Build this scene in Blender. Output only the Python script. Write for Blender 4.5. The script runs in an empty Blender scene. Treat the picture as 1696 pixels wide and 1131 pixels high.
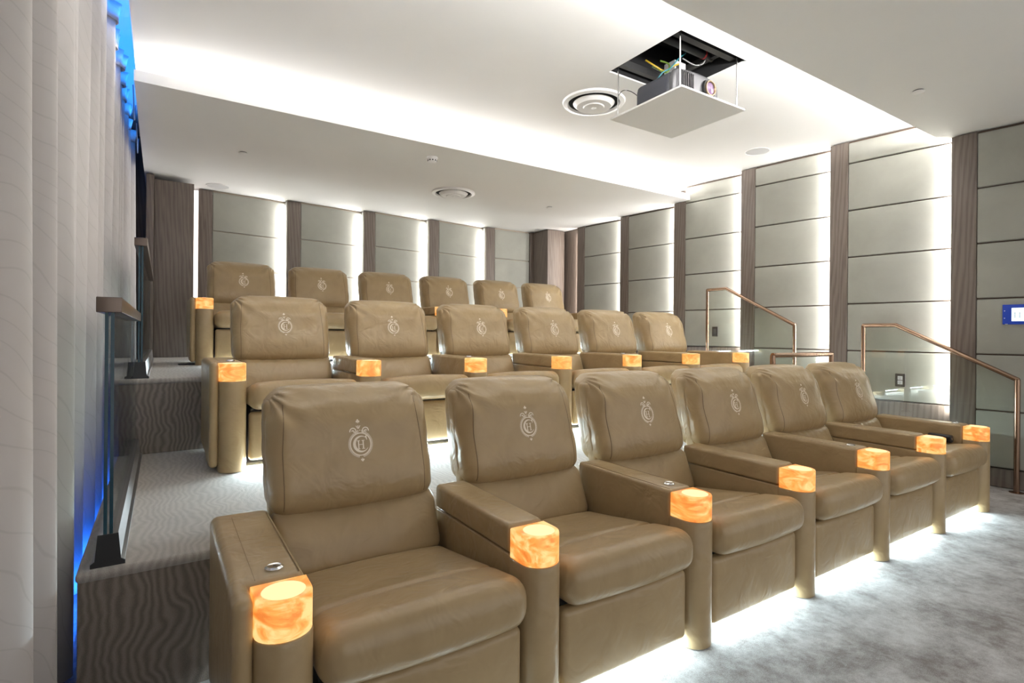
import bpy, math, random
import numpy as np
from mathutils import Vector, Matrix
from mathutils.bvhtree import BVHTree
random.seed(7)
PI = math.pi
C = bpy.context.scene.collection
scene = bpy.context.scene

# ------------------------------------------------------------------ camera
TH, RO, FPX = math.radians(32.98), math.radians(.45), 893.0
CAMZ = 1.24
Rv = Vector((math.cos(TH), -math.sin(TH), 0)); Dv = Vector((math.sin(TH), math.cos(TH), 0)); Uv = Vector((0, 0, 1))
IR = Rv * math.cos(RO) + Uv * math.sin(RO)
IU = Uv * math.cos(RO) - Rv * math.sin(RO)
cam = bpy.data.cameras.new('camera')
cam.sensor_width = 36; cam.sensor_fit = 'HORIZONTAL'
cam.lens = 36 * FPX / 1696
cam.shift_y = -12.5 / 1696
cam.clip_start = .02
co = bpy.data.objects.new('camera', cam); C.objects.link(co)
m3 = Matrix((IR, IU, -Dv)).transposed()
co.matrix_world = Matrix.Translation((0, 0, CAMZ)) @ m3.to_4x4()
scene.camera = co

# ------------------------------------------------------------------ light and exposure
world = bpy.data.worlds.new('world'); scene.world = world; world.use_nodes = True
world.node_tree.nodes['Background'].inputs[0].default_value = (1.0, .985, .97, 1)
world.node_tree.nodes['Background'].inputs[1].default_value = .50  # plain white fill added, entering through the open front of the room
vs = scene.view_settings
vs.view_transform = 'Standard'; vs.look = 'None'; vs.exposure = 1.1; vs.gamma = 1; vs.use_curve_mapping = False

def area(name, loc, direction, sx, sy, power, col, up='Z', spread=180):
    """rectangular lamp; sx along its local x, sy along its local y, shining along direction"""
    l = bpy.data.lights.new(name, 'AREA'); l.shape = 'RECTANGLE'; l.size = sx; l.size_y = sy
    l.energy = power; l.color = col; l.spread = math.radians(spread)
    o = bpy.data.objects.new(name, l); C.objects.link(o)
    d = Vector(direction).normalized()
    z = -d
    ref = {'X': Vector((1, 0, 0)), 'Y': Vector((0, 1, 0)), 'Z': Vector((0, 0, 1))}[up]   # lamp's long axis (local x)
    x = (ref - z * ref.dot(z)).normalized(); y = z.cross(x)
    mm = Matrix((x, y, z)).transposed().to_4x4(); mm.translation = Vector(loc)
    o.matrix_world = mm
    return o

COOL = (.74, .93, 1.0); NEUT = (1.0, .98, .96); WARM = (1.0, .93, .86)
# cove strips of the coffer
area('cove_light', (2.85, 4.86, 3.10), (0, -1, .75), 5.9, .04, 31, NEUT, 'X')
area('cove_light.001', (2.85, 1.78, 3.06), (0, 1, .75), 5.9, .04, 46, NEUT, 'X')
# blue strips of the curtain pocket and of the slot beside the platform
area('blue_strip', (-.21, 4.2, 3.30), (-.25, 0, 1), 5.6, .03, 6, (.02, .25, 1.0), 'Y')
area('blue_strip.001', (-.27, 4.9, .03), (-1, 0, .45), 4.6, .03, 8, (.02, .16, 1.0), 'Y')

# ------------------------------------------------------------------ mesh helpers
class MB:
    def __init__(s): s.v = []; s.f = []
    def add(s, v, f):
        o = len(s.v); s.v += [tuple(p) for p in v]; s.f += [tuple(i + o for i in q) for q in f]
        return s
    def box(s, x0, x1, y0, y1, z0, z1):
        return s.add([(x0, y0, z0), (x1, y0, z0), (x1, y1, z0), (x0, y1, z0), (x0, y0, z1), (x1, y0, z1), (x1, y1, z1), (x0, y1, z1)],
                     [(0, 3, 2, 1), (4, 5, 6, 7), (0, 1, 5, 4), (1, 2, 6, 5), (2, 3, 7, 6), (3, 0, 4, 7)])
    def rbox(s, x0, x1, y0, y1, z0, z1, r, seg=3, mid=(1, 1, 1), deform=None):
        c = ((x0 + x1) / 2, (y0 + y1) / 2, (z0 + z1) / 2)
        h = (abs(x1 - x0) / 2, abs(y1 - y0) / 2, abs(z1 - z0) / 2)
        r = min(r, min(h) * .999)
        ax = []
        for a in range(3):
            L = [-h[a] + r * (1 - math.tan(PI / 4 * (1 - i / seg))) for i in range(seg + 1)]
            inner = h[a] - r
            M = [-inner + 2 * inner * j / mid[a] for j in range(1, mid[a])]
            ax.append(L + M + [-q for q in reversed(L)])
        vd = {}; V = []; Fc = []
        def vid(p):
            k = tuple(round(q, 6) for q in p)
            if k not in vd:
                inn = [max(-(h[i] - r), min(h[i] - r, p[i])) for i in range(3)]
                d = [p[i] - inn[i] for i in range(3)]
                n = math.sqrt(sum(q * q for q in d)) or 1
                vd[k] = len(V)
                V.append([c[i] + inn[i] + r * d[i] / n for i in range(3)])
            return vd[k]
        for a in range(3):
            b, d = (a + 1) % 3, (a + 2) % 3
            for sg in (-1, 1):
                for i in range(len(ax[b]) - 1):
                    for j in range(len(ax[d]) - 1):
                        q = []
                        for (ii, jj) in ((i, j), (i + 1, j), (i + 1, j + 1), (i, j + 1)):
                            p = [0, 0, 0]; p[a] = sg * h[a]; p[b] = ax[b][ii]; p[d] = ax[d][jj]
                            q.append(vid(p))
                        if sg < 0: q.reverse()
                        q2 = []
                        for t in q:
                            if t not in q2: q2.append(t)
                        if len(q2) > 2: Fc.append(q2)
        if deform: V = [deform(*p) for p in V]
        return s.add(V, Fc)
    def prism(s, outline, z0, z1, bevel=0.0, n=1):
        """vertical prism over a closed outline (counter-clockwise), optional rounded top edge"""
        cx = sum(p[0] for p in outline) / len(outline); cy = sum(p[1] for p in outline) / len(outline)
        rings = [(0, z0)]
        if bevel:
            rings.append((0, z1 - bevel))
            for i in range(1, n + 1):
                a = PI / 2 * i / n
                rings.append((bevel * (1 - math.cos(a)), z1 - bevel + bevel * math.sin(a)))
        else: rings.append((0, z1))
        V = []; Fc = []; N = len(outline)
        for ins, z in rings:
            for x, y in outline:
                d = math.hypot(x - cx, y - cy) or 1
                k = 1 - ins / d
                V.append((cx + (x - cx) * k, cy + (y - cy) * k, z))
        for i in range(len(rings) - 1):
            for j in range(N):
                a, b = i * N + j, i * N + (j + 1) % N
                Fc.append((a, b, b + N, a + N))
        Fc.append(tuple(range(N - 1, -1, -1))); Fc.append(tuple((len(rings) - 1) * N + j for j in range(N)))
        return s.add(V, Fc)
    def lathe(s, prof, c, n=32, axis='z'):
        """revolve (r, h) profile about an axis through c"""
        V = []; Fc = []
        for r, hh in prof:
            for i in range(n):
                a = 2 * PI * i / n
                p = {'z': (r * math.cos(a), r * math.sin(a), hh), 'y': (r * math.cos(a), hh, r * math.sin(a)), 'x': (hh, r * math.cos(a), r * math.sin(a))}[axis]
                V.append(tuple(c[k] + p[k] for k in range(3)))
        for i in range(len(prof) - 1):
            for j in range(n):
                a, b = i * n + j, i * n + (j + 1) % n
                Fc.append((a, b, b + n, a + n))
        if prof[0][0] > 1e-6: Fc.append(tuple(range(n - 1, -1, -1)))
        if prof[-1][0] > 1e-6: Fc.append(tuple((len(prof) - 1) * n + j for j in range(n)))
        return s.add(V, Fc)
    def tube(s, pts, r, n=12):
        P = [Vector(p) for p in pts]; V = []; Fc = []
        for i, p in enumerate(P):
            if i == 0: t = (P[1] - P[0]).normalized(); k = 1
            elif i == len(P) - 1: t = (P[-1] - P[-2]).normalized(); k = 1
            else:
                a = (P[i] - P[i - 1]).normalized(); b = (P[i + 1] - P[i]).normalized(); t = (a + b).normalized()
                k = 1 / max(.4, math.sqrt(max(0.01, (1 + a.dot(b)) / 2)))
            ref = Vector((1, 0, 0)) if abs(t.x) < .9 else Vector((0, 0, 1))
            u = (ref - t * ref.dot(t)).normalized(); w = t.cross(u)
            for j in range(n):
                an = 2 * PI * j / n
                V.append(tuple(p + u * (math.cos(an) * r) + w * (math.sin(an) * r * (k if abs(ref.x) else 1))))
        for i in range(len(P) - 1):
            for j in range(n):
                a, b = i * n + j, i * n + (j + 1) % n
                Fc.append((a, b, b + n, a + n))
        Fc.append(tuple(range(n - 1, -1, -1))); Fc.append(tuple((len(P) - 1) * n + j for j in range(n)))
        return s.add(V, Fc)
    def mesh(s, name, mat, smooth=True, sharp=40):
        me = bpy.data.meshes.new(name); me.from_pydata(s.v, [], s.f); me.update()
        me.materials.append(mat)
        if smooth:
            me.polygons.foreach_set('use_smooth', [True] * len(me.polygons))
            me.set_sharp_from_angle(angle=math.radians(sharp))
        return me

def link(name, me, parent=None, loc=None):
    o = bpy.data.objects.new(name, me); C.objects.link(o)
    if parent is not None: o.parent = parent
    if loc is not None: o.location = loc
    return o
def obj(name, mb, mat, parent=None, smooth=True, sharp=40): return link(name, mb.mesh(name, mat, smooth, sharp), parent)
def tag(o, label, cat, group=None):
    o['label'] = label; o['category'] = cat
    if group: o['group'] = group
    return o
def thing(name, label, cat, loc=(0, 0, 0), group=None):
    o = bpy.data.objects.new(name, None); C.objects.link(o); o.location = loc; o.empty_display_size = .1
    return tag(o, label, cat, group)
def struct(name, mb, mat, smooth=False):
    o = obj(name, mb, mat, None, smooth); o['kind'] = 'structure'; return o

# ------------------------------------------------------------------ materials
def newmat(name):
    m = bpy.data.materials.new(name); m.use_nodes = True
    nt = m.node_tree; b = nt.nodes['Principled BSDF']
    return m, nt, b
def N(nt, typ, **kw):
    n = nt.nodes.new(typ)
    for k, v in kw.items():
        if k in n.inputs: n.inputs[k].default_value = v
        else: setattr(n, k, v)
    return n
def simple(name, col, rough=.5, metal=0, spec=.5, **kw):
    m, nt, b = newmat(name)
    b.inputs['Base Color'].default_value = (*col, 1); b.inputs['Roughness'].default_value = rough
    b.inputs['Metallic'].default_value = metal; b.inputs['Specular IOR Level'].default_value = spec
    for k, v in kw.items(): b.inputs[k.replace('_', ' ')].default_value = v
    return m
def ramp(nt, fac, stops):
    r = N(nt, 'ShaderNodeValToRGB'); e = r.color_ramp.elements
    while len(e) < len(stops): e.new(.5)
    for i, (p, c) in enumerate(stops): e[i].position = p; e[i].color = (*c, 1)
    nt.links.new(fac, r.inputs[0]); return r.outputs[0]
def coords(nt, scale=(1, 1, 1), kind='Object'):
    t = N(nt, 'ShaderNodeTexCoord'); mp = N(nt, 'ShaderNodeMapping'); mp.inputs['Scale'].default_value = scale
    nt.links.new(t.outputs[kind], mp.inputs[0]); return mp.outputs[0]
def noise(nt, co_, scale, detail=3, rough=.5, dist=0):
    n = N(nt, 'ShaderNodeTexNoise'); n.inputs['Scale'].default_value = scale; n.inputs['Detail'].default_value = detail
    n.inputs['Roughness'].default_value = rough; n.inputs['Distortion'].default_value = dist
    nt.links.new(co_, n.inputs['Vector']); return n.outputs[0]
def bump(nt, b, h, strength, dist=.01, prev=None):
    n = N(nt, 'ShaderNodeBump'); n.inputs['Strength'].default_value = strength; n.inputs['Distance'].default_value = dist
    nt.links.new(h, n.inputs['Height'])
    if prev is not None: nt.links.new(prev, n.inputs['Normal'])
    nt.links.new(n.outputs[0], b.inputs['Normal']); return n.outputs[0]

def mat_leather():
    m, nt, b = newmat('tan_leather')
    c = coords(nt)
    n1 = noise(nt, c, 7, 3, .5, .6)
    col = ramp(nt, n1, [(.3, (.370, .264, .138)), (.7, (.420, .306, .164))])
    nt.links.new(col, b.inputs['Base Color'])
    b.inputs['Roughness'].default_value = .33; b.inputs['Specular IOR Level'].default_value = .5
    n2 = noise(nt, c, 9, 2, .5, 1.2)
    p = bump(nt, b, n2, .34, .02)
    n3 = noise(nt, c, 420, 1)
    bump(nt, b, n3, .10, .001, p)
    return m
LEATHER = mat_leather()
SEAM = simple('leather_seam', (.20, .13, .065), .5)
DARKBASE = simple('black_base', (.02, .02, .02), .6)

def mat_wood(name, c0, c1, c2):
    m, nt, b = newmat(name)
    c = coords(nt, (1, 1, .06))
    w = N(nt, 'ShaderNodeTexWave'); w.wave_type = 'BANDS'; w.bands_direction = 'DIAGONAL'
    w.inputs['Scale'].default_value = 16; w.inputs['Distortion'].default_value = 6; w.inputs['Detail'].default_value = 3; w.inputs['Detail Scale'].default_value = 1.6
    nt.links.new(c, w.inputs['Vector'])
    f = noise(nt, coords(nt, (1, 1, .025)), 190, 2)
    mx = N(nt, 'ShaderNodeMath', operation='MULTIPLY_ADD'); mx.inputs[1].default_value = .55
    nt.links.new(f, mx.inputs[0])
    m2 = N(nt, 'ShaderNodeMath', operation='MULTIPLY'); m2.inputs[1].default_value = .5; nt.links.new(w.outputs['Fac'], m2.inputs[0])
    nt.links.new(m2.outputs[0], mx.inputs[2])
    nt.links.new(ramp(nt, mx.outputs[0], [(.12, c0), (.5, c1), (.9, c2)]), b.inputs['Base Color'])
    b.inputs['Roughness'].default_value = .5
    bump(nt, b, mx.outputs[0], .12, .003)
    return m
WOOD = mat_wood('smoked_ash', (.110, .084, .069), (.165, .130, .108), (.200, .162, .137))

def mat_velvet():
    m, nt, b = newmat('sage_velvet')
    c = coords(nt)
    n1 = noise(nt, c, 3.0, 5, .6, .3)
    nt.links.new(ramp(nt, n1, [(.3, (.325, .322, .283)), (.65, (.365, .360, .318))]), b.inputs['Base Color'])
    b.inputs['Roughness'].default_value = .85; b.inputs['Specular IOR Level'].default_value = .2
    b.inputs['Sheen Weight'].default_value = .35; b.inputs['Sheen Roughness'].default_value = .4
    bump(nt, b, noise(nt, c, 260, 1), .15, .001)
    return m
VELVET = mat_velvet()
GROOVE = simple('bronze_reveal', (.10, .065, .045), .45)

def mat_plaster(name, col):
    m, nt, b = newmat(name)
    n = noise(nt, coords(nt), 1.2, 3)
    k = .97
    nt.links.new(ramp(nt, n, [(.3, tuple(q * k for q in col)), (.7, col)]), b.inputs['Base Color'])
    b.inputs['Roughness'].default_value = .8; b.inputs['Specular IOR Level'].default_value = .2
    return m
PLASTER = mat_plaster('ceiling_paint', (.87, .865, .85))
WHITE = simple('white_enamel', (.82, .81, .80), .4)

def mat_carpet(name, dark, light, bands, contrast, fibre=.5, blotch=0.0, lo=.2, hi=.8):
    m, nt, b = newmat(name)
    c = coords(nt)
    n0 = N(nt, 'ShaderNodeTexNoise'); n0.inputs['Scale'].default_value = 4.5; n0.inputs['Detail'].default_value = 2
    nt.links.new(c, n0.inputs['Vector'])
    sub = N(nt, 'ShaderNodeVectorMath', operation='MULTIPLY_ADD'); sub.inputs[1].default_value = (.16, .16, .16)
    nt.links.new(n0.outputs['Color'], sub.inputs[0]); nt.links.new(c, sub.inputs[2])
    w = N(nt, 'ShaderNodeTexWave'); w.wave_type = 'BANDS'; w.bands_direction = 'X'
    w.inputs['Scale'].default_value = bands; w.inputs['Distortion'].default_value = 2.2; w.inputs['Detail'].default_value = 1.5; w.inputs['Detail Scale'].default_value = 1.5
    nt.links.new(sub.outputs[0], w.inputs['Vector'])
    fib = noise(nt, c, 330, 2, .7)
    mix = N(nt, 'ShaderNodeMath', operation='MULTIPLY_ADD'); mix.inputs[1].default_value = contrast
    nt.links.new(w.outputs['Fac'], mix.inputs[0])
    f2 = N(nt, 'ShaderNodeMath', operation='MULTIPLY_ADD'); f2.inputs[1].default_value = fibre; f2.inputs[2].default_value = .5 - contrast / 2 - fibre / 2
    nt.links.new(fib, f2.inputs[0]); nt.links.new(f2.outputs[0], mix.inputs[2])
    last = mix.outputs[0]
    if blotch:
        bl = noise(nt, c, 3.2, 12, .80, .1)
        m4 = N(nt, 'ShaderNodeMath', operation='MULTIPLY_ADD'); m4.inputs[1].default_value = blotch
        nt.links.new(bl, m4.inputs[0])
        m5 = N(nt, 'ShaderNodeMath', operation='ADD'); m5.inputs[1].default_value = -blotch / 2; nt.links.new(last, m5.inputs[0])
        nt.links.new(m5.outputs[0], m4.inputs[2]); last = m4.outputs[0]
    nt.links.new(ramp(nt, last, [(lo, dark), (hi, light)]), b.inputs['Base Color'])
    b.inputs['Roughness'].default_value = .9; b.inputs['Specular IOR Level'].default_value = .15
    b.inputs['Sheen Weight'].default_value = .3
    bump(nt, b, fib, .6, .006)
    return m
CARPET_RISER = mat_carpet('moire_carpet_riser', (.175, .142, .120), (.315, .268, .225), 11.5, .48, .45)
CARPET_TREAD_GLARE = mat_carpet('moire_carpet_tread_glare', (.29, .255, .225), (.50, .46, .42), 11.5, .22, .5, .5)  # riser carpet again, glare on the treads put into a lighter, fainter pattern
CARPET_FLOOR = mat_carpet('silky_carpet_floor', (.17, .135, .115), (.60, .585, .57), 6.5, .04, .8, 2.4, .2, .85)

def mat_curtain():
    m, nt, b = newmat('curtain_cloth')
    c = coords(nt)
    w = N(nt, 'ShaderNodeTexWave'); w.wave_type = 'RINGS'; w.rings_direction = 'SPHERICAL'; w.wave_profile = 'SIN'
    w.inputs['Scale'].default_value = 5.5; w.inputs['Distortion'].default_value = 14; w.inputs['Detail'].default_value = 1; w.inputs['Detail Scale'].default_value = .55
    nt.links.new(c, w.inputs['Vector'])
    nt.links.new(ramp(nt, w.outputs['Fac'], [(0.0, (.515, .485, .47)), (.02, (.575, .54, .525)), (1.0, (.58, .545, .53))]), b.inputs['Base Color'])
    b.inputs['Roughness'].default_value = .75; b.inputs['Specular IOR Level'].default_value = .25
    b.inputs['Sheen Weight'].default_value = .2
    return m
CURTAIN = mat_curtain()
def mat_glass(name, tint):
    m, nt, b = newmat(name)
    nt.nodes.remove(b); out = nt.nodes['Material Output']
    tr = N(nt, 'ShaderNodeBsdfTransparent'); tr.inputs[0].default_value = (*tint, 1)
    gl = N(nt, 'ShaderNodeBsdfGlossy'); gl.inputs['Roughness'].default_value = .02
    lw = N(nt, 'ShaderNodeLayerWeight'); pw = N(nt, 'ShaderNodeMath', operation='POWER'); pw.inputs[1].default_value = 5
    nt.links.new(lw.outputs['Facing'], pw.inputs[0])
    fr = N(nt, 'ShaderNodeMath', operation='MULTIPLY_ADD'); fr.inputs[1].default_value = .50; fr.inputs[2].default_value = .035
    nt.links.new(pw.outputs[0], fr.inputs[0])
    mx = N(nt, 'ShaderNodeMixShader')
    nt.links.new(fr.outputs[0], mx.inputs[0]); nt.links.new(tr.outputs[0], mx.inputs[1]); nt.links.new(gl.outputs[0], mx.inputs[2])
    nt.links.new(mx.outputs[0], out.inputs[0])
    return m
GLASS = mat_glass('clear_glass', (.95, .98, .975))
GLASS_EDGE = simple('glass_edge', (.01, .05, .075), .15)
BRONZE = simple('bronze_metal', (.36, .235, .165), .24, 1)
CAPBRONZE = simple('dark_bronze_cap', (.16, .125, .105), .3, 1)
STEEL = simple('brushed_steel', (.42, .41, .42), .3, 1)
BLACKMETAL = simple('black_metal', (.018, .018, .02), .45)
CHROME = simple('chrome', (.75, .75, .76), .15, 1)
DARKPLASTIC = simple('dark_bronze_plastic', (.055, .045, .042), .4)
SOCKET = simple('socket_white', (.75, .74, .78), .4)
GREYGRILLE = simple('speaker_grille_grey', (.60, .60, .60), .7)
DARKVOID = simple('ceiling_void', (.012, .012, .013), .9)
DARKSTEEL = simple('dark_steel', (.10, .10, .10), .45, .6)
EMBROIDERY = simple('cream_embroidery', (.90, .80, .66), .55)

def mat_alabaster():
    m, nt, b = newmat('lit_alabaster')
    c = coords(nt)
    n1 = noise(nt, coords(nt, (1, 1, 2.2)), 9, 4, .6, 1.8)
    g = N(nt, 'ShaderNodeObjectInfo')
    add = N(nt, 'ShaderNodeVectorMath', operation='ADD'); nt.links.new(c, add.inputs[0])
    mul = N(nt, 'ShaderNodeVectorMath', operation='SCALE'); mul.inputs['Scale'].default_value = 3.0
    nt.links.new(g.outputs['Location'], mul.inputs[0]); nt.links.new(mul.outputs[0], add.inputs[1])
    mp = N(nt, 'ShaderNodeMapping'); mp.inputs['Scale'].default_value = (1, 1, 2.0); nt.links.new(add.outputs[0], mp.inputs[0])
    n1 = noise(nt, mp.outputs[0], 9, 5, .6, 1.6)
    col = ramp(nt, n1, [(.36, (.80, .20, .025)), (.49, (.97, .38, .075)), (.62, (1.0, .66, .26))])
    nt.links.new(col, b.inputs['Emission Color'])
    b.inputs['Base Color'].default_value = (.34, .19, .08, 1); b.inputs['Roughness'].default_value = .3
    b.inputs['Emission Strength'].default_value = .50
    return m
ALABASTER = mat_alabaster()
def emis(name, col, s):
    m, nt, b = newmat(name); b.inputs['Base Color'].default_value = (*col, 1)
    b.inputs['Emission Color'].default_value = (*col, 1); b.inputs['Emission Strength'].default_value = s
    return m
GLOWTOP = emis('alabaster_glow_top', (1.0, .66, .32), .48)
LEDSTRIP = emis('led_diffuser', (1.0, .90, .86), 1.6)

# ------------------------------------------------------------------ setting
T2, T3 = .465, .94
YT2, YT3 = 2.19, 4.10
XL, XS, XW = -.222, 5.03, 5.80      # platform side, stair side, wall-column face
YB = 7.74                            # back-wall column face
ZB, ZM, ZS = 3.02, 3.215, 3.00       # rear ceiling, coffer, front soffit

struct('floor', MB().box(-1.2, 6.3, -2.5, 8.3, -.12, 0), CARPET_FLOOR)

def platform(y0, y1, z0, z1, name):
    o = struct(name, MB().box(XL + .004, 5.93, y0 + .004, y1, z0 + .002, z1 - .03), CARPET_RISER)
    # riser skin and side skin
    obj('riser_carpet', MB().rbox(XL, XS if z0 == 0 else 5.90, y0, y0 + .05, z0 + .001, z1 - .012, .004, 2), CARPET_RISER, o)
    obj('side_carpet', MB().rbox(XL, XL + .05, y0 + .001, y1, z0 + .001, z1 - .012, .004, 2), CARPET_RISER, o)
    obj('tread_carpet', MB().rbox(XL - .006, 5.93, y0 - .008, y1, z1 - .035, z1, .016, 3, (60, 20, 1)), CARPET_TREAD_GLARE, o)
    return o
platform(YT2, 8.2, 0, T2, 'riser_platform')
platform(YT3, 8.2, T2, T3, 'riser_platform')
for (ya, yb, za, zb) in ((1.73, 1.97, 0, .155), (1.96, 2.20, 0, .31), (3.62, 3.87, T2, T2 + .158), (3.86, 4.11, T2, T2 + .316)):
    o = struct('stair_step', MB().rbox(XS, 5.82, ya, yb, za + .002, zb, .012, 2), CARPET_TREAD_GLARE, True)

# --- right wall: backing, sawtooth upholstered panels, columns, base boards
wr = struct('wall_right', MB().box(5.97, 6.1, -.6, 8.2, 0, 3.4), WOOD)
ZG = [.16, .631, 1.099, 1.569, 2.038, 2.508, 2.983]
cols_r = [(6.78, 6.958), (5.784, 5.952), (4.748, 4.935), (3.747, 3.926), (2.728, 2.901), (1.699, 1.877), (.68, .86), (-.34, -.16)]
def ceil_at(y): return ZB if y > 4.68 else (ZM if y > 1.96 else ZS)
for (ya, yb) in cols_r:
    zc = ceil_at((ya + yb) / 2) - .008
    zf = T3 if ya > YT3 else (T2 if ya > YT2 else 0)
    obj('wood_column', MB().rbox(XW, XW + .045, ya, yb, zf + .002, zc, .003, 2), WOOD, wr)
    obj('column_return', MB().box(XW + .045, 5.97, ya, ya + .03, zf + .002, zc), WOOD, wr)
def quad_panel(p0, p1, nrm, z0, z1, th, name, mat, parent, puff=.006):
    """padded panel standing on the segment p0-p1 (plan), front side towards nrm"""
    L = math.hypot(p1[0] - p0[0], p1[1] - p0[1])
    d = ((p1[0] - p0[0]) / L, (p1[1] - p0[1]) / L)
    def df(x, y, z):
        u = x / L; w = (z - z0) / (z1 - z0)
        k = puff * (min(1, max(0, 4 * u * (1 - u) * 3)) * min(1, max(0, 4 * w * (1 - w) * 3))) if y > th / 2 else 0
        yy = y + k
        return (p0[0] + d[0] * x + nrm[0] * (yy - th), p0[1] + d[1] * x + nrm[1] * (yy - th), z)
    mb = MB().rbox(0, L, 0, th, z0, z1, .010, 3, (4, 1, 4), df)
    # orientation check: flip if mirrored
    if d[0] * nrm[1] - d[1] * nrm[0] < 0: mb.f = [tuple(reversed(q)) for q in mb.f]
    return obj(name, mb, mat, parent, True, 60)
REC = .115
bays = []
edges = [(7.16, None)] + cols_r
for i in range(len(cols_r) - 1):
    far = cols_r[i][0]; near = cols_r[i + 1][1]
    bays.append((far, near))
for (far, near) in bays:
    L = far - near; ang = math.atan2(REC, L)
    nrm = (-math.cos(ang), -math.sin(ang) * 1.0)
    pf = (XW + .002, far - .003); pn = (XW + REC, near - .02)
    zfl = T3 if far > 4.5 else (T2 if far > 2.5 else 0)
    ztop = ceil_at(far - .2) - .02
    base = {True: None}
    zb = 1.099 if far > 4.5 else (.631 if far > 2.5 else .16)
    zs = [z for z in ZG if z >= zb - .001 and z < ztop - .06] + [ztop]
    for a, b in zip(zs[:-1], zs[1:]):
        quad_panel(pf, pn, nrm, a + .006, b - .006, .04, 'panel', VELVET, wr)
    # bronze reveal behind the joints
    t = .026
    mb = MB(); q0 = (pf[0] - nrm[0] * t, pf[1] - nrm[1] * t); q1 = (pn[0] - nrm[0] * t, pn[1] - nrm[1] * t)
    mb.add([(q0[0], q0[1], zb), (q1[0], q1[1], zb), (q1[0], q1[1], ztop + .015), (q0[0], q0[1], ztop + .015),
            (q0[0] + .01, q0[1], zb), (q1[0] + .01, q1[1], zb), (q1[0] + .01, q1[1], ztop + .015), (q0[0] + .01, q0[1], ztop + .015)],
           [(0, 1, 2, 3), (4, 7, 6, 5), (0, 4, 5, 1), (3, 2, 6, 7), (0, 3, 7, 4), (1, 5, 6, 2)])
    obj('reveal_backing', mb, GROOVE, wr, False)
    quad_panel(pf, pn, nrm, zfl + .002, zb - .004, .035, 'base_board', WOOD, wr, 0)
    # LED strip behind the column, washing the recessed end of the panel
    zl = zfl + .1
    pw = 5.0 if near > 1.5 else 0
    if pw:
        area('wall_strip_light', (XW + .078, near + .006, (zl + ztop) / 2), (.28, 1, 0), ztop - zl, .05, pw * (ztop - zl), NEUT, 'Z')
    obj('led_strip', MB().box(XW + .052, XW + .1, near - .006, near + .002, zl, ztop - .01), WHITE, wr, False)
# last stretch between the farthest column and the corner pier
obj('corner_panel', MB().box(XW + .05, XW + .09, 6.955, 7.36, T3, ZB - .01), WOOD, wr, False)
area('wall_strip_light', (XW + .03, 6.972, 2.0), (.2, 1, 0), 1.9, .03, 4.5, WARM, 'Z')

# --- back wall
wb = struct('wall_back', MB().box(-.9, 6.1, 8.02, 8.2, 0, 3.75), WOOD)
cols_b = [(.37, .52), (1.40, 1.575), (2.446, 2.615), (3.473, 3.64), (4.50, 4.665)]
for (xa, xb) in cols_b:
    obj('wood_column', MB().rbox(xa, xb, YB, YB + .045, T3 + .002, ZB - .012, .003, 2), WOOD, wb)
    obj('column_return', MB().box(xb - .03, xb, YB + .045, 8.02, T3 + .002, ZB - .012), WOOD, wb)
for i in range(5):
    xa = cols_b[i][1]; xb = cols_b[i + 1][0] if i < 4 else 5.37
    rec = .115 if i < 4 else 0.0
    L = xb - xa; ang = math.atan2(rec, L); nrm = (-math.sin(ang), -math.cos(ang))
    pf = (xa + .003, YB + .002); pn = (xb + (.02 if i < 4 else 0), YB + .002 + rec)
    zs = [1.099, 1.569, 2.038, 2.508, ZB - .02]
    for a, b in zip(zs[:-1], zs[1:]): quad_panel(pf, pn, nrm, a + .006, b - .006, .04, 'panel', VELVET, wb)
    t = .026
    mb = MB(); q0 = (pf[0] - nrm[0] * t, pf[1] - nrm[1] * t); q1 = (pn[0] - nrm[0] * t, pn[1] - nrm[1] * t)
    mb.add([(q0[0], q0[1], 1.0), (q1[0], q1[1], 1.0), (q1[0], q1[1], ZB), (q0[0], q0[1], ZB),
            (q0[0], q0[1] + .01, 1.0), (q1[0], q1[1] + .01, 1.0), (q1[0], q1[1] + .01, ZB), (q0[0], q0[1] + .01, ZB)],
           [(3, 2, 1, 0), (5, 6, 7, 4), (1, 5, 4, 0), (7, 6, 2, 3), (4, 7, 3, 0), (2, 6, 5, 1)])
    obj('reveal_backing', mb, simple('pale_reveal', (.42, .35, .28), .5), wb, False)
    quad_panel(pf, pn, nrm, T3 + .002, 1.099 - .004, .035, 'base_board', WOOD, wb, 0)
    if i < 4:
        area('wall_strip_light', (xb - .006, YB + .078, 2.0), (-1, .28, 0), 1.9, .05, 7.5, NEUT, 'Z')
        obj('led_strip', MB().box(xb - .002, xb + .006, YB + .052, YB + .1, 1.05, ZB - .02), WHITE, wb, False)
obj('wood_jamb', MB().rbox(5.373, 5.44, YB - .02, YB + .1, T3, ZB - .012, .003, 2), WOOD, wb)
# corner pier on the right, boxed-in pier and lit slot on the left
obj('corner_pier', MB().rbox(5.44, 5.80, 7.30, 8.02, T3, ZB - .012, .004, 2), WOOD, wb)
obj('wood_pier', MB().rbox(-.085, .305, 7.35, 8.02, T3 + .002, ZB - .05, .004, 2), WOOD, wb)
obj('wood_jamb', MB().rbox(-.16, -.087, 7.30, 8.02, T3 + .002, ZB - .012, .004, 2), WOOD, wb)
obj('led_strip', MB().box(.307, .366, 7.76, 7.775, T3 + .3, ZB - .03), LEDSTRIP, wb, False)

# --- left side: wall beyond the curtain
struct('wall_left', MB().box(-.80, -.66, -1.5, 8.2, 0, 3.75), simple('dark_blue_wall', (.05, .06, .08), .8))

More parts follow.
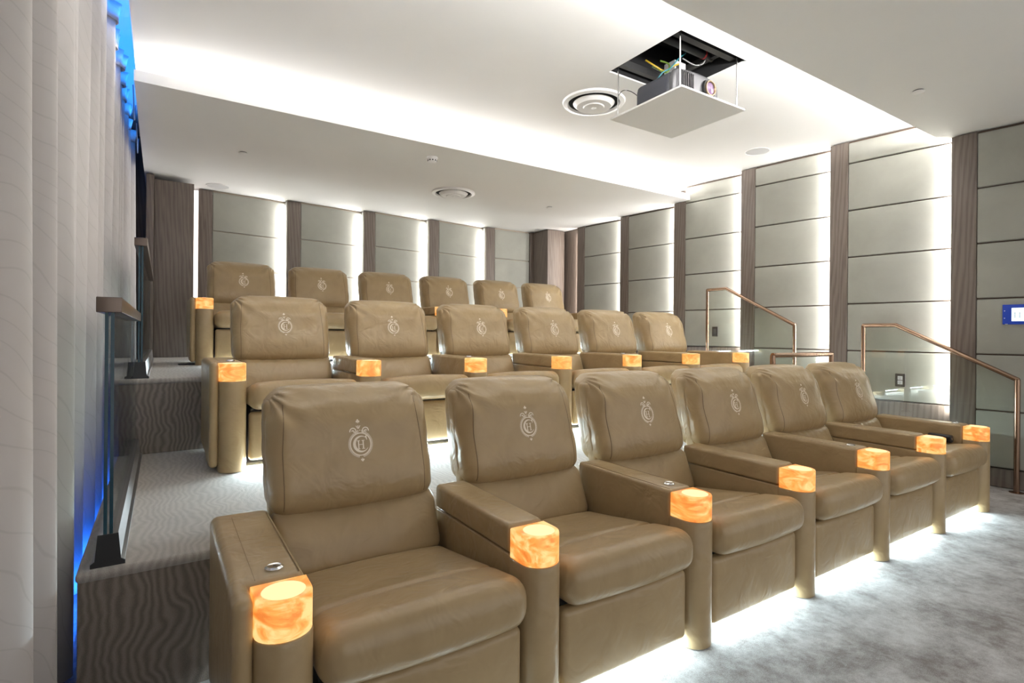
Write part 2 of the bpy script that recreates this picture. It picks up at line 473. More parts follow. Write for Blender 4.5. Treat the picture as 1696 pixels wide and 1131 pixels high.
# --- ceilings
HX0, HX1, HY0, HY1 = 2.805, 3.51, 2.34, 3.01
XC = -.18
mb = MB()
mb.box(XC, HX0, 1.60, 5.02, ZM, ZM + .10); mb.box(HX1, 6.1, 1.60, 5.02, ZM, ZM + .10)
mb.box(HX0, HX1, 1.60, HY0, ZM, ZM + .10); mb.box(HX0, HX1, HY1, 5.02, ZM, ZM + .10)
struct('ceiling', mb, PLASTER)
mb = MB(); mb.box(XC, 6.1, 4.68, 8.2, ZB, ZB + .025); mb.box(XC, 6.0, 4.68, 4.70, ZB + .025, 3.098); mb.box(XC, 6.1, 4.98, 5.02, ZB + .025, ZM)
mb.box(XC, XC + .02, 5.02, 8.2, ZB + .025, ZM + .1)
struct('ceiling', mb, PLASTER)
mb = MB(); mb.box(XC, 6.1, -2.5, 1.96, ZS, ZS + .03); mb.box(XC, 6.0, 1.935, 1.96, ZS + .03, 3.06); mb.box(XC, 6.1, 1.60, 1.64, ZS + .03, ZM)
struct('ceiling', mb, PLASTER)
struct('ceiling', MB().box(-.80, XC + .02, -1.5, 8.2, 3.62, 3.75).box(XC, XC + .02, -1.5, 8.2, ZM + .10, 3.70), PLASTER)

# ------------------------------------------------------------------ curtain
def curtain():
    t = tag(bpy.data.objects.new('curtain', None), 'tall pale grey pleated curtain with fine contour lines hanging beside the platforms', 'curtain')
    C.objects.link(t); t.location = (-.34, 1.0, 0)
    rnd = random.Random(3)
    ys = []; y = .9
    knots = []
    while y < 7.25:
        knots.append(y); y += rnd.uniform(.13, .24)
    amp = [rnd.uniform(.05, .08) * (1 if i % 2 else -1) for i in range(len(knots))]
    def fold(yv, zf):
        yv = yv + .03 * math.sin(2.1 * yv + 1.7 * zf) * zf
        for i in range(len(knots) - 1):
            if knots[i] <= yv < knots[i + 1]:
                f = (yv - knots[i]) / (knots[i + 1] - knots[i]); f = f * f * (3 - 2 * f)
                return amp[i] * (1 - f) + amp[i + 1] * f
        return 0
    ny, nz = 520, 14
    V = []; Fc = []
    ztop = 3.36
    for i in range(ny + 1):
        yv = .92 + (7.18 - .92) * i / ny
        for j in range(nz + 1):
            w = j / nz; z = .015 + (ztop - .015) * w
            flare = 1.0 + .35 * (1 - w)
            xx = fold(yv, 1 - w) * flare + .008 * math.sin(yv * 38 + 2.5 * math.sin(2.7 * yv) + .8 * (1 - w)) - .06 * max(0, min(1, (yv - 2.5) / .5)) * max(0, min(1, (6.6 - yv) / 1.5)) * (1 - .75 * w)
            V.append((xx, yv - 1.0, z))
    for i in range(ny):
        for j in range(nz):
            a = i * (nz + 1) + j
            Fc.append((a, a + nz + 1, a + nz + 2, a + 1))
    o = obj('drape', MB().add(V, Fc), CURTAIN, t, True, 180)
    md = o.modifiers.new('thickness', 'SOLIDIFY'); md.thickness = .004
    # gathered heading
    V = []; Fc = []; n = 900
    for i in range(n + 1):
        yv = .92 + (7.18 - .92) * i / n
        for j, (z, k) in enumerate(((ztop - .09, 0), (ztop - .02, .012), (ztop + .03, .022))):
            V.append((fold(yv, 0) + k * math.sin(yv * 95) + .008, yv - 1.0, z + (.008 * math.sin(yv * 41) if j == 2 else 0)))
    for i in range(n):
        for j in range(2):
            a = i * 3 + j; Fc.append((a, a + 3, a + 4, a + 1))
    o = obj('gathered_heading', MB().add(V, Fc), CURTAIN, t, True, 180)
    md = o.modifiers.new('thickness', 'SOLIDIFY'); md.thickness = .003
    obj('curtain_track', MB().box(-.02, .02, -.1, 6.2, ztop + .04, 3.618), WHITE, t, False)
curtain()
# loose cords hanging in the pocket
for (yv, zz, nm) in ((5.2, 3.02, 'sagging low'), (5.9, 2.94, 'looped twice')):
    pts = [(-.205, yv + .5 * q, zz + .16 - .16 * math.sin(PI * q) + .03 * math.sin(9 * q)) for q in [k / 14 for k in range(15)]]
    tag(obj('cord', MB().tube(pts, .004, 6), simple('blue_cord', (.25, .4, .7), .5), None),
        'thin pale cord %s in the curtain pocket by the ceiling edge' % nm, 'cord', 'cords in the curtain pocket')

# ------------------------------------------------------------------ glass balustrades
def balustrade(x, y0, y1, zf, label):
    t = thing('glass_balustrade', label, 'balustrade', (x, y0, zf))
    L = y1 - y0
    out = [(-.045, 0), (.045, 0), (.045, .012), (.034, .02), (.027, .105), (-.027, .105), (-.034, .02), (-.045, .012)]
    V = [(a, 0, b) for a, b in out] + [(a, L, b) for a, b in out]; n = len(out)
    Fc = [tuple(range(n)), tuple(range(2 * n - 1, n - 1, -1))] + [(i, i + n, (i + 1) % n + n, (i + 1) % n) for i in range(n)]
    Fc = [tuple(reversed(q)) for q in Fc]
    obj('base_shoe', MB().add(V, Fc), STEEL, t, False)
    obj('shoe_end_cap', MB().add([(a * 1.04, -.006, b) for a, b in out] + [(a * 1.04, -.0005, b) for a, b in out],
        [tuple(range(n)), tuple(range(2 * n - 1, n - 1, -1))] + [(i, (i + 1) % n, (i + 1) % n + n, i + n) for i in range(n)]), BLACKMETAL, t, False)
    for k in (-1, 1):
        p = obj('glass_pane', MB().box(k * .008 - .005, k * .008 + .005, 0, L, .10, .84), GLASS, t, False)
        obj('pane_edge', MB().box(k * .008 - .005, k * .008 + .005, -.002, 0, .10, .84), GLASS_EDGE, p, False)
    obj('cap_rail', MB().rbox(-.034, .034, -.03, L, .835, .885, .002, 2), CAPBRONZE, t)
balustrade(-.145, 2.215, 4.07, T2, 'clear glass balustrade with bronze cap rail on the middle platform edge')
balustrade(-.115, 4.13, 6.95, T3, 'clear glass balustrade with bronze cap rail on the top platform edge')

# ------------------------------------------------------------------ hand rails
def handrail(x, ya, yb, yc, zt, zc, z0, z1, label, tailz):
    t = thing('stair_handrail', label, 'handrail', (x, yc, z0))
    P = lambda y, z: (0, y - yc, z - z0)
    r = .0195
    obj('rail', MB().tube([P(ya, zt), P(yb, zt), P(yc, zc)], r, 14), BRONZE, t)
    for (y, ztp, zb) in ((ya, zt, z1), (yc, zc, z0)):
        p = obj('post', MB().tube([P(y, zb + .002), P(y, ztp)], r, 14), BRONZE, t)
        obj('elbow', MB().lathe([(0.0001, -.0195), (.012, -.0155), (.0195, 0), (.012, .0155), (.0001, .0195)], P(y, ztp), 14), BRONZE, p)
        obj('flange', MB().lathe([(.048, 0.001), (.048, .006), (.02, .012), (.0165, .012)], P(y, zb), 24), BRONZE, p)
    g = [P(ya - .02, z1 + .05), P(ya - .02, zt - .02), P(yb, zt - .02), P(yc + .02, zc - .02), P(yc + .02, z0 + .05)]
    V = [(-.004, q[1], q[2]) for q in g] + [(.004, q[1], q[2]) for q in g]; n = len(g)
    obj('glass_infill', MB().add(V, [tuple(range(n)), tuple(range(2 * n - 1, n - 1, -1))] + [(i, i + n, (i + 1) % n + n, (i + 1) % n) for i in range(n)]),
        mat_glass('tinted_glass', (.965, .985, .972)), t, False)
XR = 5.74
handrail(XR, 2.547, 2.269, 1.415, 1.35, .905, 0, T2, 'bronze tube handrail of the lower stair, standing beside the front row', 0)
handrail(XR, 4.343, 4.075, 3.23, 1.81, 1.362, T2, T3, 'bronze tube handrail of the upper stair, beside the middle row', 0)
t = thing('guard_rail', 'low bronze tube guard rail on the middle platform behind the front row seats', 'guard rail', (4.08, 2.47, T2))
zt = 1.085 - T2
obj('rail', MB().tube([(0, 0, zt), (.90, 0, zt)], .021, 14), BRONZE, t)
for px in (0, .90):
    p = obj('post', MB().tube([(px, 0, .002), (px, 0, zt)], .021, 14), BRONZE, t)
    obj('flange', MB().lathe([(.05, 0.001), (.05, .006), (.02, .012)], (px, 0, 0), 24), BRONZE, p)
obj('glass_infill', MB().box(.03, .87, -.004, .004, .06, zt - .02), GLASS, t, False)

# ------------------------------------------------------------------ cinema chairs
PITCH = .78; SW = .64            # seat bay between pillars
def D_outline(w0, w1, yb, ys, yf, n=14):
    o = [(w1, ys), (w1, yb), (w0, yb), (w0, ys)]
    c = (w0 + w1) / 2; h = (w1 - w0) / 2
    for i in range(1, n):
        a = PI + PI * i / n
        o.append((c + h * math.cos(a), ys + (ys - yf) * math.sin(a)))
    return o
def headrest_def(x, y, z):
    u = (x - .315) / .31; v = (z - .81) / .22; yy = (y - .70) / .09        # -1 front .. 1 back
    front = max(0, min(1, (1 - yy) / 2))
    lean = .10 * (v + 1) / 2 * .9
    bulge = -.045 * (1 - u * u) ** .7 * (1 - .55 * v * v) * front if abs(u) < 1 else 0
    belly = -.022 * math.exp(-((v + .62) / .42) ** 2) * front
    roll = .075 * max(0, v - .35) ** 2 / .42 * front
    wr_ = 0; zz = z
    for s in (-1, 1):
        dx = max(0.0, (1 - s * u)) * .31; dz = max(0.0, (1 - v)) * .22
        r = math.hypot(dx, dz); a = math.atan2(dz, dx + 1e-6)
        wr_ += .017 * math.exp(-((r - .035) / .055) ** 2) * math.sin(a * 15 + s) + .0065 * math.exp(-((r - .12) / .08) ** 2) * math.sin(a * 11 + 2 * s)
        # pinched corner
        zz -= .016 * math.exp(-(r / .05) ** 2)
    taper = 1 - .05 * max(0, v) ** 2 - .012 * max(0, -v)
    edge = .0012 * math.sin(z * 60 + 2 * u) * (abs(u) > .85)
    zz += .006 * (1 - u * u) * (v > .6) - .008 * (1 - u * u) * max(0, -v) ** 3
    return (.308 + (x - .315) * taper * 1.03 + edge * (1 if u > 0 else -1), y + .08 + lean + bulge + belly + roll + wr_ * front, zz)
def lumbar_def(x, y, z):
    u = (x - .32) / .315; v = (z - .49) / .12; front = max(0, min(1, (.74 - y) / .14))
    b = -.032 * max(0, 1 - u * u) ** .6 * max(0, 1 - v * v) ** .6 * front
    cr = .0035 * math.sin(u * 30 + 4 * v) * math.exp(-((v - .75) / .3) ** 2) * front
    return (x, y + .10 * (v + 1) / 2 + b + cr, z)
def seat_def(x, y, z):
    u = (x - .32) / .315
    top = max(0, min(1, (z - .34) / .13))
    tilt = -.085 * max(0, (y - .06)) / .54 if y > .06 else 0
    crown = .014 * max(0, 1 - u * u) * top
    fb = -.020 * max(0, 1 - u * u) * (1 if y < .08 else max(0, 1 - (y - .08) / .06))
    groove = -.014 * math.exp(-((y - .19) / .012) ** 2) * top
    sag = -.008 * math.exp(-((y - .38) / .15) ** 2) * max(0, 1 - u * u) * top
    return (x, y + fb, z + tilt * top + crown + groove + sag)
def panel_def(x, y, z):
    u = (x - .32) / .31; v = (z - .185) / .135
    return (x, y - .012 * max(0, 1 - u ** 4) * max(0, 1 - v ** 4) * (y < .06), z)

hb = MB().rbox(.008, .624, .60, .80, .574, 1.025, .062, 7, (52, 2, 40), headrest_def)
headrest_me = hb.mesh('headrest_cushion', LEATHER, True, 180)
lumbar_me = MB().rbox(.002, .626, .585, .74, .375, .605, .045, 4, (22, 2, 8), lumbar_def).mesh('lumbar_cushion', LEATHER, True, 180)
seat_me = MB().rbox(.004, .636, -.015, .62, .335, .485, .062, 6, (16, 70, 3), seat_def).mesh('seat_cushion', LEATHER, True, 180)
panel_me = MB().rbox(.012, .628, .035, .09, .05, .322, .022, 4, (10, 1, 8), panel_def).mesh('footrest_panel', LEATHER, True, 180)
base_me = MB().box(.03, .61, .13, .74, .035, .33).mesh('base_frame', DARKBASE, False)
def shell_def(x, y, z): return (x - .012 * max(0, min(1, (z - .6) / .06)), y + .11 * max(0, (z - .45)) / .55, z)
shell_me = MB().rbox(.002, .628, .70, .79, .06, .985, .03, 4, (4, 1, 20), shell_def).mesh('back_shell', LEATHER, True, 60)
arm_plain_me = MB().rbox(-.139, -.001, .135, .72, .045, .605, .018, 4, (2, 6, 6)).mesh('armrest', LEATHER, True, 60)
arm_low_me = MB().rbox(-.137, -.003, .135, .72, .045, .508, .008, 3, (2, 6, 6)).mesh('armrest', LEATHER, True, 60)
pad_me = MB().rbox(-.1395, -.0005, .137, .715, .510, .607, .017, 4, (4, 10, 3)).mesh('armrest_pad', LEATHER, True, 60)
pillar_me = MB().prism(D_outline(-.14, 0, .134, .065, 0), .004, .502, .006, 2).mesh('pillar', LEATHER, True, 50)
block_me = MB().prism(D_outline(-.138, -.002, .132, .065, .002), .503, .600, .005, 2).mesh('alabaster_lamp', ALABASTER, True, 50)
glow_me = MB().lathe([(.052, .6002), (.050, .6012), (.0001, .6012)], (-.07, .066, 0), 28).mesh('lamp_top', GLOWTOP, False)
button_me = MB().lathe([(.024, .6065), (.024, .609), (.018, .613), (.0165, .6125)], (-.07, .20, 0), 24).mesh('button', CHROME, True, 50)
bface_me = MB().lathe([(.016, .6122), (.0001, .6126)], (-.07, .20, 0), 24).mesh('button_face', BLACKMETAL, True, 50)
THREAD = simple('tan_thread', (.36, .26, .15), .6)
stitch_mes = [MB().box(q - .0006, q + .0006, .15, .70, .6025, .6062).mesh('stitching', THREAD, False) for q in (-.1238, -.0162)]
arm_end_me = MB().rbox(-.186, -.001, .135, .76, .045, .605, .026, 5, (2, 6, 6)).mesh('armrest', LEATHER, True, 60)
outer_me = MB().rbox(-.1855, -.139, .042, .30, .03, .604, .0225, 5, (2, 6, 6)).mesh('side_panel', LEATHER, True, 60)
# piping along the two side seams of the headrest and along the seat front
tree = BVHTree.FromPolygons([Vector(v) for v in hb.v], hb.f)
def on_front(x, z, off):
    h = tree.ray_cast(Vector((x, -1, z)), Vector((0, 1, 0)))
    if h[0] is None: return None
    return h[0] + h[1] * off if h[1].y < 0 else h[0] - h[1] * off
piping_mes = []
for xx in (.038, .568):
    pts = []
    for k in range(26):
        z = .605 + (.985 - .605) * k / 25
        p = on_front(xx + (.012 if xx < .3 else -.012) * max(0, (z - .8) / .2), z, -.0008)
        if p: pts.append(p)
    piping_mes.append(MB().tube(pts, .0022, 6).mesh('piping', SEAM, True, 180))

# embroidered crest: ring, laurel ticks, letters C and H, crown and trefoils
def emblem():
    mb = MB(); S = .000286
    def quadstrip(a, b):
        n = len(a); V = []; ok = True
        for p, q in zip(a, b):
            for r_ in (p, q):
                h = on_front(.312 + r_[0] * S, .815 + r_[1] * S, .0014)
                V.append(tuple(h))
        mb.add(V, [(2 * i, 2 * i + 2, 2 * i + 3, 2 * i + 1) for i in range(n - 1)])
    def band(cx, cz, r0, r1, a0, a1, n=40, sx=1.0):
        A = []; B = []
        for i in range(n + 1):
            a = a0 + (a1 - a0) * i / n
            ra = r0(i / n) if callable(r0) else r0; rb = r1(i / n) if callable(r1) else r1
            A.append((cx + ra * math.cos(a) * sx, cz + ra * math.sin(a))); B.append((cx + rb * math.cos(a) * sx, cz + rb * math.sin(a)))
        quadstrip(B, A)
    def rect(x0, x1, z0, z1, n=3):
        quadstrip([(x0 + (x1 - x0) * i / n, z0) for i in range(n + 1)], [(x0 + (x1 - x0) * i / n, z1) for i in range(n + 1)])
    band(0, 0, 134, 147, 0, 2 * PI, 64, .97)
    for k in range(68):
        a = 2 * PI * k / 68
        if abs(math.cos(a)) < .10 : continue
        d = .30 * (1 if math.cos(a) > 0 else -1)
        A = []; B = []
        for r0, wd in ((147, .022), (160, .028), (172, .012)):
            aa = a + d * (r0 - 147) / 172
            A.append((r0 * math.cos(aa - wd) * .97, r0 * math.sin(aa - wd))); B.append((r0 * math.cos(aa + wd) * .97, r0 * math.sin(aa + wd)))
        quadstrip(A, B)
    # letter C: crescent, thick on the left, with serif at the upper end
    band(4, 0, lambda f: 106 - 34 * math.sin(PI * f) ** 1.5 - 5, 106, math.radians(48), math.radians(330), 48)
    quadstrip([(60, 92), (72, 70), (84, 46)], [(86, 110), (86, 82), (90, 48)])
    # letter H with serifs
    for xx in (-28, 34): rect(xx - 8, xx + 8, -58, 44)
    rect(-24, 32, -10, -2)
    for xx in (-28, 34):
        rect(xx - 20, xx + 20, -64, -56); rect(xx - 20, xx + 20, 40, 48)
    # crown scrolls
    for s in (-1, 1):
        cx = s * 84 - 8
        band(cx, 168, 34, 48, math.radians(90 - s * 100), math.radians(90 + s * 130), 22)
        band(cx + s * 2, 160, 10, 24, math.radians(90 - s * 60), math.radians(90 + s * 110), 14)
    quadstrip([(-52, 238), (-36, 205), (-20, 195), (-4, 205), (12, 238)], [(-40, 238), (-30, 214), (-20, 208), (-10, 214), (0, 238)])
    rect(-26, -14, 205, 240)
    for (cx, cz, r) in ((-34, 290, 13), (-8, 290, 13), (-21, 308, 12), (-2, -196, 11), (22, -196, 11), (10, -210, 10), (8, -180, 6)):
        band(cx, cz, .5, r, 0, 2 * PI, 14)
    rect(-25, -17, 268, 290)
    for k in range(7):
        a = math.radians(62 + 9.3 * k); band(176 * math.cos(a) * .97, 176 * math.sin(a), .5, 7, 0, 2 * PI, 8)
    return mb
emblem_me = emblem().mesh('embroidered_crest', EMBROIDERY, True, 180)

def add_arm(root, dx, plain, end):
    a = link('armrest', arm_end_me if end else arm_plain_me if plain else arm_low_me, root, (dx, 0, 0))
    if not plain: link('armrest_pad', pad_me, a)
    if plain:
        [link('stitching', q, a) for q in stitch_mes]
        b = link('button', button_me, a); link('button_face', bface_me, a)
    link('pillar', pillar_me, a)
    l = link('alabaster_lamp', block_me, a); l['label'] = 'glowing amber alabaster block'
    link('lamp_top', glow_me, a)
    if end: link('side_panel', outer_me, a)
ORD = ['first', 'second', 'third', 'fourth', 'fifth', 'last']
def chair(x, y, z, k, row):
    o = thing('cinema_chair', 'tan leather recliner with crest, %s from the curtain side in the %s row' % (ORD[k], row) if k < 5 else
              'tan leather recliner with crest, at the stair end of the %s row' % row, 'chair', (x, y, z), 'tan recliners of the %s row' % row)
    link('base_frame', base_me, o); link('back_shell', shell_me, o); link('seat_cushion', seat_me, o); link('footrest_panel', panel_me, o)
    link('lumbar_cushion', lumbar_me, o)
    h = link('headrest_cushion', headrest_me, o)
    [link('piping', q, h) for q in piping_mes]; e = link('embroidered_crest', emblem_me, h); e['label'] = 'cream embroidered crest with letters C and H'
    if k == 0: add_arm(o, 0, True, True)
    add_arm(o, PITCH, (k + 1) % 2 == 0, False)
    return o
ROWS = [(.327, 1.362, 0.0, 'front'), (.401, 3.298, T2, 'middle'), (.388, 5.467, T3, 'top')]
for (x0, yf, zf, nm) in ROWS:
    for k in range(6): chair(x0 + PITCH * k, yf, zf, k, nm)
    # LED strip under the seats of the row
    area('seat_glow_light', (x0 + 2.27, yf + .105, zf + .043), (0, -.8, -1), 4.66, .03, {0: 24, T2: 105, T3: 55}[zf], COOL, 'X')
    area('seat_glow_light', (x0 + 2.27, yf + .76, zf + .043), (0, .35, -1), 4.66, .03, 16, COOL, 'X')

# small things left on the seats and on the floor
t = thing('remote_control', 'small black remote control lying on the end seat of the front row', 'remote control', (.327 + 5 * PITCH + .604, 1.362 + .255, .471))
obj('body', MB().rbox(-.025, .025, -.075, .075, 0, .055, .014, 3), simple('black_plastic', (.012, .012, .014), .3), t)
for q in (-.03, 0.02): obj('key', MB().lathe([(.0001, -.0770), (.006, -.0765), (.006, -.0745)], (q * .4, 0, .030), 12, 'y'), CHROME, t)
tag(obj('floor_plate', MB().rbox(.12, .27, 5.62, 5.70, T3 + .001, T3 + .012, .004, 2), BLACKMETAL), 'small flat black plate on the carpet beside the top row', 'plate')

# ------------------------------------------------------------------ ceiling equipment
def diffuser(x, y, z, R, label):
    t = thing('air_diffuser', label, 'air vent', (x, y, z))
    def ring(r0, r1, z0, z1): return MB().lathe([(r0, z0), (r1, z1), (r1 - .004, z1 - .001), (r0 - .004, z0 - .003), ], (0, 0, 0), 40)
    obj('flange', MB().lathe([(R, -.001), (R * .97, -.016), (R * .84, -.022), (R * .80, -.004), (R * .80, -.001)], (0, 0, 0), 44), WHITE, t)
    obj('throat', MB().lathe([(R * .80, -.003), (.0001, -.002)], (0, 0, 0), 40), DARKVOID, t)
    for (a, b, za, zb) in ((.50, .64, -.034, -.010), (.27, .39, -.042, -.016), (.02, .15, -.046, -.030)):
        obj('cone_ring', MB().lathe([(R * a, za), (R * b, zb), (R * b + .006, zb - .004), (R * a + .012, za - .010), (R * a, za - .010)], (0, 0, 0), 40), WHITE, t)
diffuser(3.06, 3.47, ZM, .265, 'large round white air diffuser in the raised ceiling beside the projector')
diffuser(3.077, 6.127, ZB, .275, 'round white air diffuser in the lower rear ceiling above the top row')
def speaker(x, y, z, r, label):
    t = thing('ceiling_speaker', label, 'speaker', (x, y, z))
    obj('bezel', MB().lathe([(r, -.0005), (r, -.004), (r * .95, -.006), (r * .94, -.003)], (0, 0, 0), 40), WHITE, t)
    obj('grille', MB().lathe([(r * .94, -.003), (r * .6, -.0055), (.0001, -.006)], (0, 0, 0), 40), GREYGRILLE, t)
speaker(5.33, 3.42, ZM, .125, 'flush round ceiling speaker with grey grille in the raised ceiling near panelled wall')
speaker(.56, 7.50, ZB, .13, 'flush round grey ceiling speaker above the lit slot by the wood pier')
speaker(5.42, 7.42, ZB, .13, 'flush round grey ceiling speaker in the corner by the wooden pier')
t = thing('smoke_detector', 'white smoke detector on the lower rear ceiling', 'smoke detector', (2.28, 5.02, ZB))
obj('mount', MB().lathe([(.055, -.0005), (.055, -.018), (.048, -.022)], (0, 0, 0), 28), WHITE, t)
obj('sensor_head', MB().lathe([(.047, -.022), (.044, -.045), (.030, -.055), (.0001, -.056)], (0, 0, 0), 28), WHITE, t)
for k in range(10):
    a = 2 * PI * k / 10
    obj('slot', MB().box(-.006, .006, -.001, .001, -.043, -.030), DARKVOID, t, False).matrix_local = Matrix.Rotation(a + PI / 2, 4, 'Z') @ Matrix.Translation((0, -.0462, 0))
for (x, y, z, lb) in ((.664, 5.95, ZB, 'white sprinkler cover plate in the rear ceiling near the curtain'), (4.54, 6.05, ZB, 'white sprinkler cover plate in the rear ceiling near the panelled wall'),
                  (4.52, 1.66, ZS, 'white sprinkler cover plate in the front soffit'), (.62, 2.35, ZM, 'white sprinkler cover plate in the raised ceiling near the curtain')):
    t = thing('sprinkler_cover', lb, 'sprinkler', (x, y, z))
    obj('cup', MB().lathe([(.034, -.0005), (.034, -.006)], (0, 0, 0), 24), DARKSTEEL, t)
    obj('cover_plate', MB().lathe([(.041, -.007), (.041, -.009), (.036, -.012), (.0001, -.013)], (0, 0, 0), 24), WHITE, t)

# projector lift
ZP = 2.85
t = thing('projector_lift', 'white drop-down projector lift panel hanging on four rods below dark ceiling hatch', 'projector lift', (3.15, 2.67, ZP))
def L(x, y, z): return (x - 3.15, y - 2.67, z - ZP)
def lbox(x0, x1, y0, y1, z0, z1): return MB().box(x0 - 3.15, x1 - 3.15, y0 - 2.67, y1 - 2.67, z0 - ZP, z1 - ZP)
obj('drop_panel', MB().rbox(2.81 - 3.15, 3.49 - 3.15, 2.335 - 2.67, 3.0 - 2.67, 0, .014, .002, 2), WHITE, t)
for (x, y) in ((2.845, 2.38), (3.455, 2.38), (2.845, 2.955), (3.455, 2.955)):
    obj('rod', MB().tube([L(x, y, ZP + .014), L(x, y, 3.30)], .005, 10), CHROME, t)
hb2 = MB()
for (x0, x1, y0, y1) in ((HX0, HX0 + .004, HY0, HY1), (HX1 - .004, HX1, HY0, HY1), (HX0, HX1, HY0, HY0 + .004), (HX0, HX1, HY1 - .004, HY1)):
    hb2.box(x0 - 3.15, x1 - 3.15, y0 - 2.67, y1 - 2.67, ZM + .012 - ZP, 3.58 - ZP)
hb2.box(HX0 - 3.15, HX1 - 3.15, HY0 - 2.67, HY1 - 2.67, 3.575 - ZP, 3.58 - ZP)
obj('hatch_lining', hb2, DARKVOID, t, False)
for (y0, y1, z0) in ((2.42, 2.47, 3.26), (2.93, 2.97, 3.25)): obj('frame_bar', lbox(HX0 + .01, HX1 - .01, y0, y1, z0, z0 + .05), DARKSTEEL, t, False)
for (x0, x1, z0) in ((2.84, 2.88, 3.31), (3.42, 3.46, 3.31)): obj('frame_bar', lbox(x0, x1, HY0 + .01, HY1 - .01, z0, z0 + .04), DARKSTEEL, t, False)
obj('motor_tube', MB().tube([L(2.86, 2.60, 3.33), L(3.46, 2.60, 3.33)], .03, 16), BLACKMETAL, t)
obj('motor_ring', MB().tube([L(3.36, 2.60, 3.33), L(3.375, 2.60, 3.33)], .032, 16), simple('red_ring', (.5, .02, .02), .5), t)
obj('junction_box', lbox(3.17, 3.29, 2.70, 2.80, 3.16, 3.28), simple('grey_box', (.42, .42, .42), .5), t, False)
obj('box_slot', lbox(3.185, 3.215, 2.698, 2.70, 3.22, 3.25), BLACKMETAL, t, False)
# projector on the panel
PX, PY, PZ = 3.095, 2.61, ZP + .016
lift = t
t = thing('projector', 'dark grey projector with silver rounded front and side-set lens on the lift panel', 'projector', (PX, PY, PZ))
DARKBODY = simple('projector_body', (.055, .058, .075), .4)
SILVER = simple('projector_silver', (.13, .13, .14), .35, .5)
def prj(x, y, z):
    v = max(0, (z - .10) / .07)
    k = 1 - .10 * v * v
    return (x * k, y + (.03 * (abs(x) / .24) ** 2 if y < -.1 else 0), z)
obj('body', MB().rbox(-.24, .24, -.16, .18, 0, .17, .03, 4, (8, 4, 4), prj), DARKBODY, t)
front = obj('front_panel', MB().rbox(-.238, .238, -.195, -.150, .004, .178, .02, 4, (12, 1, 4), prj), SILVER, t)
obj('lens_ring', MB().lathe([(.062, -.212), (.066, -.205), (.066, -.17)], (.085, 0, .088), 32, 'y'), BLACKMETAL, t)
obj('lens_barrel', MB().lathe([(.040, -.2125), (.046, -.222), (.052, -.222), (.056, -.205)], (.085, 0, .088), 32, 'y'), simple('lens_gold', (.24, .17, .11), .3, .8), t)
obj('lens', MB().lathe([(.0001, -.222), (.02, -.220), (.041, -.213)], (.085, 0, .088), 28, 'y'), simple('lens_glass', (.20, .12, .24), .1), t)
for k in range(8):
    obj('vent_slat', MB().box(-.205 + .018 * k, -.197 + .018 * k, -.2005, -.190, .03, .15), BLACKMETAL, front, False)
for k in range(4): obj('foot', MB().lathe([(.014, -.0015), (.014, .004)], ((-.18, .18)[k % 2], (-.12, .13)[k // 2], 0), 12), BLACKMETAL, t)
# cables above the projector
def cable(name, pts, r, col, label):
    P = [Vector(p) for p in pts]; q = []
    for i in range(len(P) - 1):
        p0, p1, p2, p3 = P[max(0, i - 1)], P[i], P[i + 1], P[min(len(P) - 1, i + 2)]
        for s in range(6):
            f = s / 6
            q.append(.5 * ((2 * p1) + (p2 - p0) * f + (2 * p0 - 5 * p1 + 4 * p2 - p3) * f * f + (3 * p1 - p0 - 3 * p2 + p3) * f ** 3))
    q.append(P[-1])
    o = obj(name, MB().tube([tuple(p_ - Vector((3.15, 2.67, ZP))) for p_ in q], r, 8), simple(name + '_' + label.split()[0], col, .45), lift); o['label'] = label
cable('power_cable', [(2.97, 2.80, 3.26), (3.02, 2.74, 3.20), (3.08, 2.72, 3.18), (3.14, 2.70, 3.22), (3.20, 2.69, 3.25)], .006, (.38, .26, .015), 'yellow cable coiled above the projector inside the ceiling hatch')
cable('data_cable', [(3.00, 2.76, 3.05), (3.03, 2.70, 3.14), (3.10, 2.68, 3.19), (3.17, 2.67, 3.27), (3.24, 2.66, 3.33)], .005, (.012, .14, .17), 'teal cable running down behind the projector in the hatch')
cable('data_cable', [(3.02, 2.78, 3.22), (3.08, 2.70, 3.16), (3.13, 2.72, 3.24), (3.08, 2.76, 3.27)], .006, (.10, .17, .02), 'green cable loop above the projector in the hatch')
cable('data_cable', [(3.22, 2.67, 3.29), (3.29, 2.62, 3.24), (3.36, 2.60, 3.26), (3.40, 2.60, 3.32)], .004, (.28, .28, .28), 'grey cable beside the metal box in the ceiling hatch')
cable('signal_cable', [(2.845, 2.955, 3.02), (2.87, 2.93, 3.06), (2.93, 2.90, 3.055), (2.97, 2.83, 2.98)], .003, (.03, .03, .03), 'thin black cable from a lift rod to the projector')

# ------------------------------------------------------------------ wall devices
def wall_x(y):
    for (far, near) in bays:
        if near <= y <= far: return XW + .002 + REC * (far - y) / (far - near + .02)
    return XW
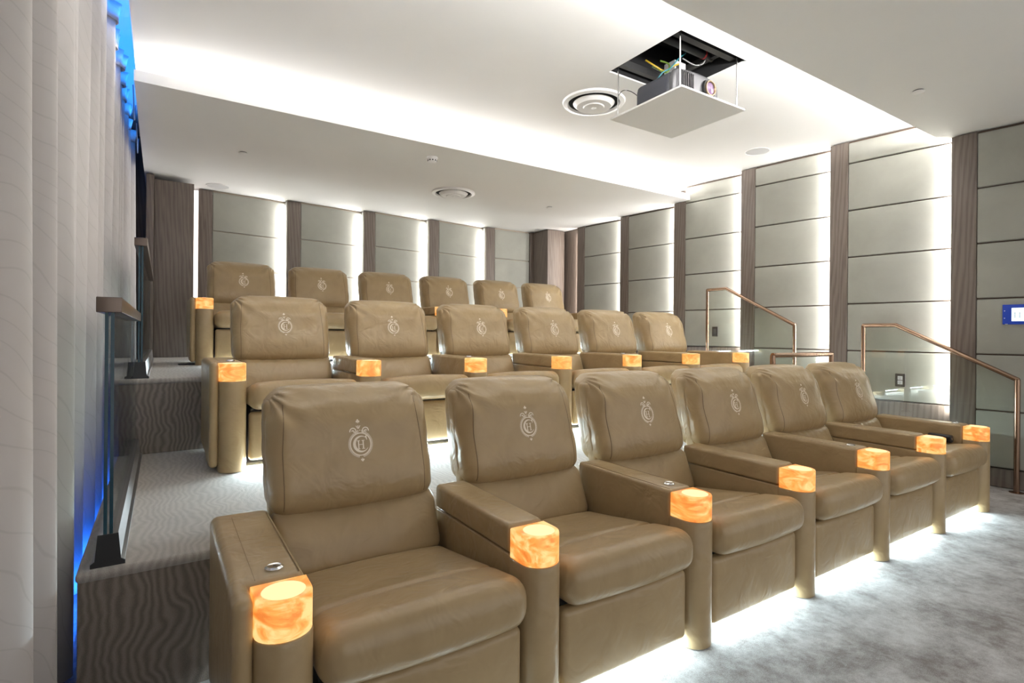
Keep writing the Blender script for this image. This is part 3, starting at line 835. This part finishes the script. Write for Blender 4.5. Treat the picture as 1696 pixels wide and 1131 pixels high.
# outlet, switch
xo = wall_x(2.274) - .008
t = thing('power_outlet', 'dark bronze power outlet with white sockets on the upholstered wall panel', 'outlet', (xo, 2.274, .832))
obj('cover_plate', MB().rbox(-.008, .004, -.042, .042, -.062, .062, .005, 3), DARKPLASTIC, t)
for s in (-1, 1):
    so = obj('socket', MB().rbox(-.010, -.006, -.020, .020, s * .021 - .018, s * .021 + .018, .0015, 2), SOCKET, t)
    for q in (-.007, .007): obj('slot', MB().box(-.0106, -.0099, q - .0015, q + .0015, s * .021 - .002, s * .021 + .009), BLACKMETAL, so, False)
    obj('slot', MB().lathe([(.003, -.0106), (.003, -.0099)], (0, 0, s * .021 - .008), 10, 'x'), BLACKMETAL, so, False)
xo = wall_x(4.312) - .008
t = thing('wall_switch', 'dark switch plate on the wall panel behind the upper stair handrail', 'switch', (xo, 4.312, 1.29))
obj('cover_plate', MB().rbox(-.008, .004, -.042, .042, -.062, .062, .005, 3), DARKPLASTIC, t)
obj('rocker', MB().rbox(-.012, -.006, -.017, .017, -.035, .035, .002, 2), simple('rocker_grey', (.10, .095, .10), .35), t)
# touch panel
y0, y1, z0, z1 = 1.13, 1.53, 1.350, 1.512
xo = wall_x((y0 + y1) / 2) - .03
t = thing('touch_panel', 'wall touch panel with bright white screen and blue glowing bezel', 'touch panel', (xo, (y0 + y1) / 2, (z0 + z1) / 2))
hw, hh = (y1 - y0) / 2, (z1 - z0) / 2
obj('bezel', MB().rbox(-.008, .03, -hw, hw, -hh, hh, .004, 2), emis('blue_bezel', (.0, .030, .30), .16), t)
scr = obj('screen', MB().box(-.0095, -.008, -hw + .05, hw - .058, -hh + .026, hh - .028), emis('white_screen', (.80, .92, 1.0), .52), t, False)
GREYICON = emis('icon_grey', (.16, .24, .30), .10)
for c_ in range(6):
    for r_ in range(3 + (1 if c_ in (2, 4) else 0)):
        yy = hw - .075 - .030 * c_; zz = -.02 + .015 * r_
        obj('icon', MB().box(-.0102, -.0095, yy - .008, yy + .002, zz - .004, zz + .003), GREYICON, scr, False)
for zz in (-.03, .03): obj('key', MB().lathe([(.004, -.0090), (.0001, -.0092)], (0, hw - .014, zz), 10, 'x'), SOCKET, t)
obj('indicator', MB().box(-.0098, -.0085, hw - .034, hw - .018, -hh + .001, -hh + .005), SOCKET, t, False)
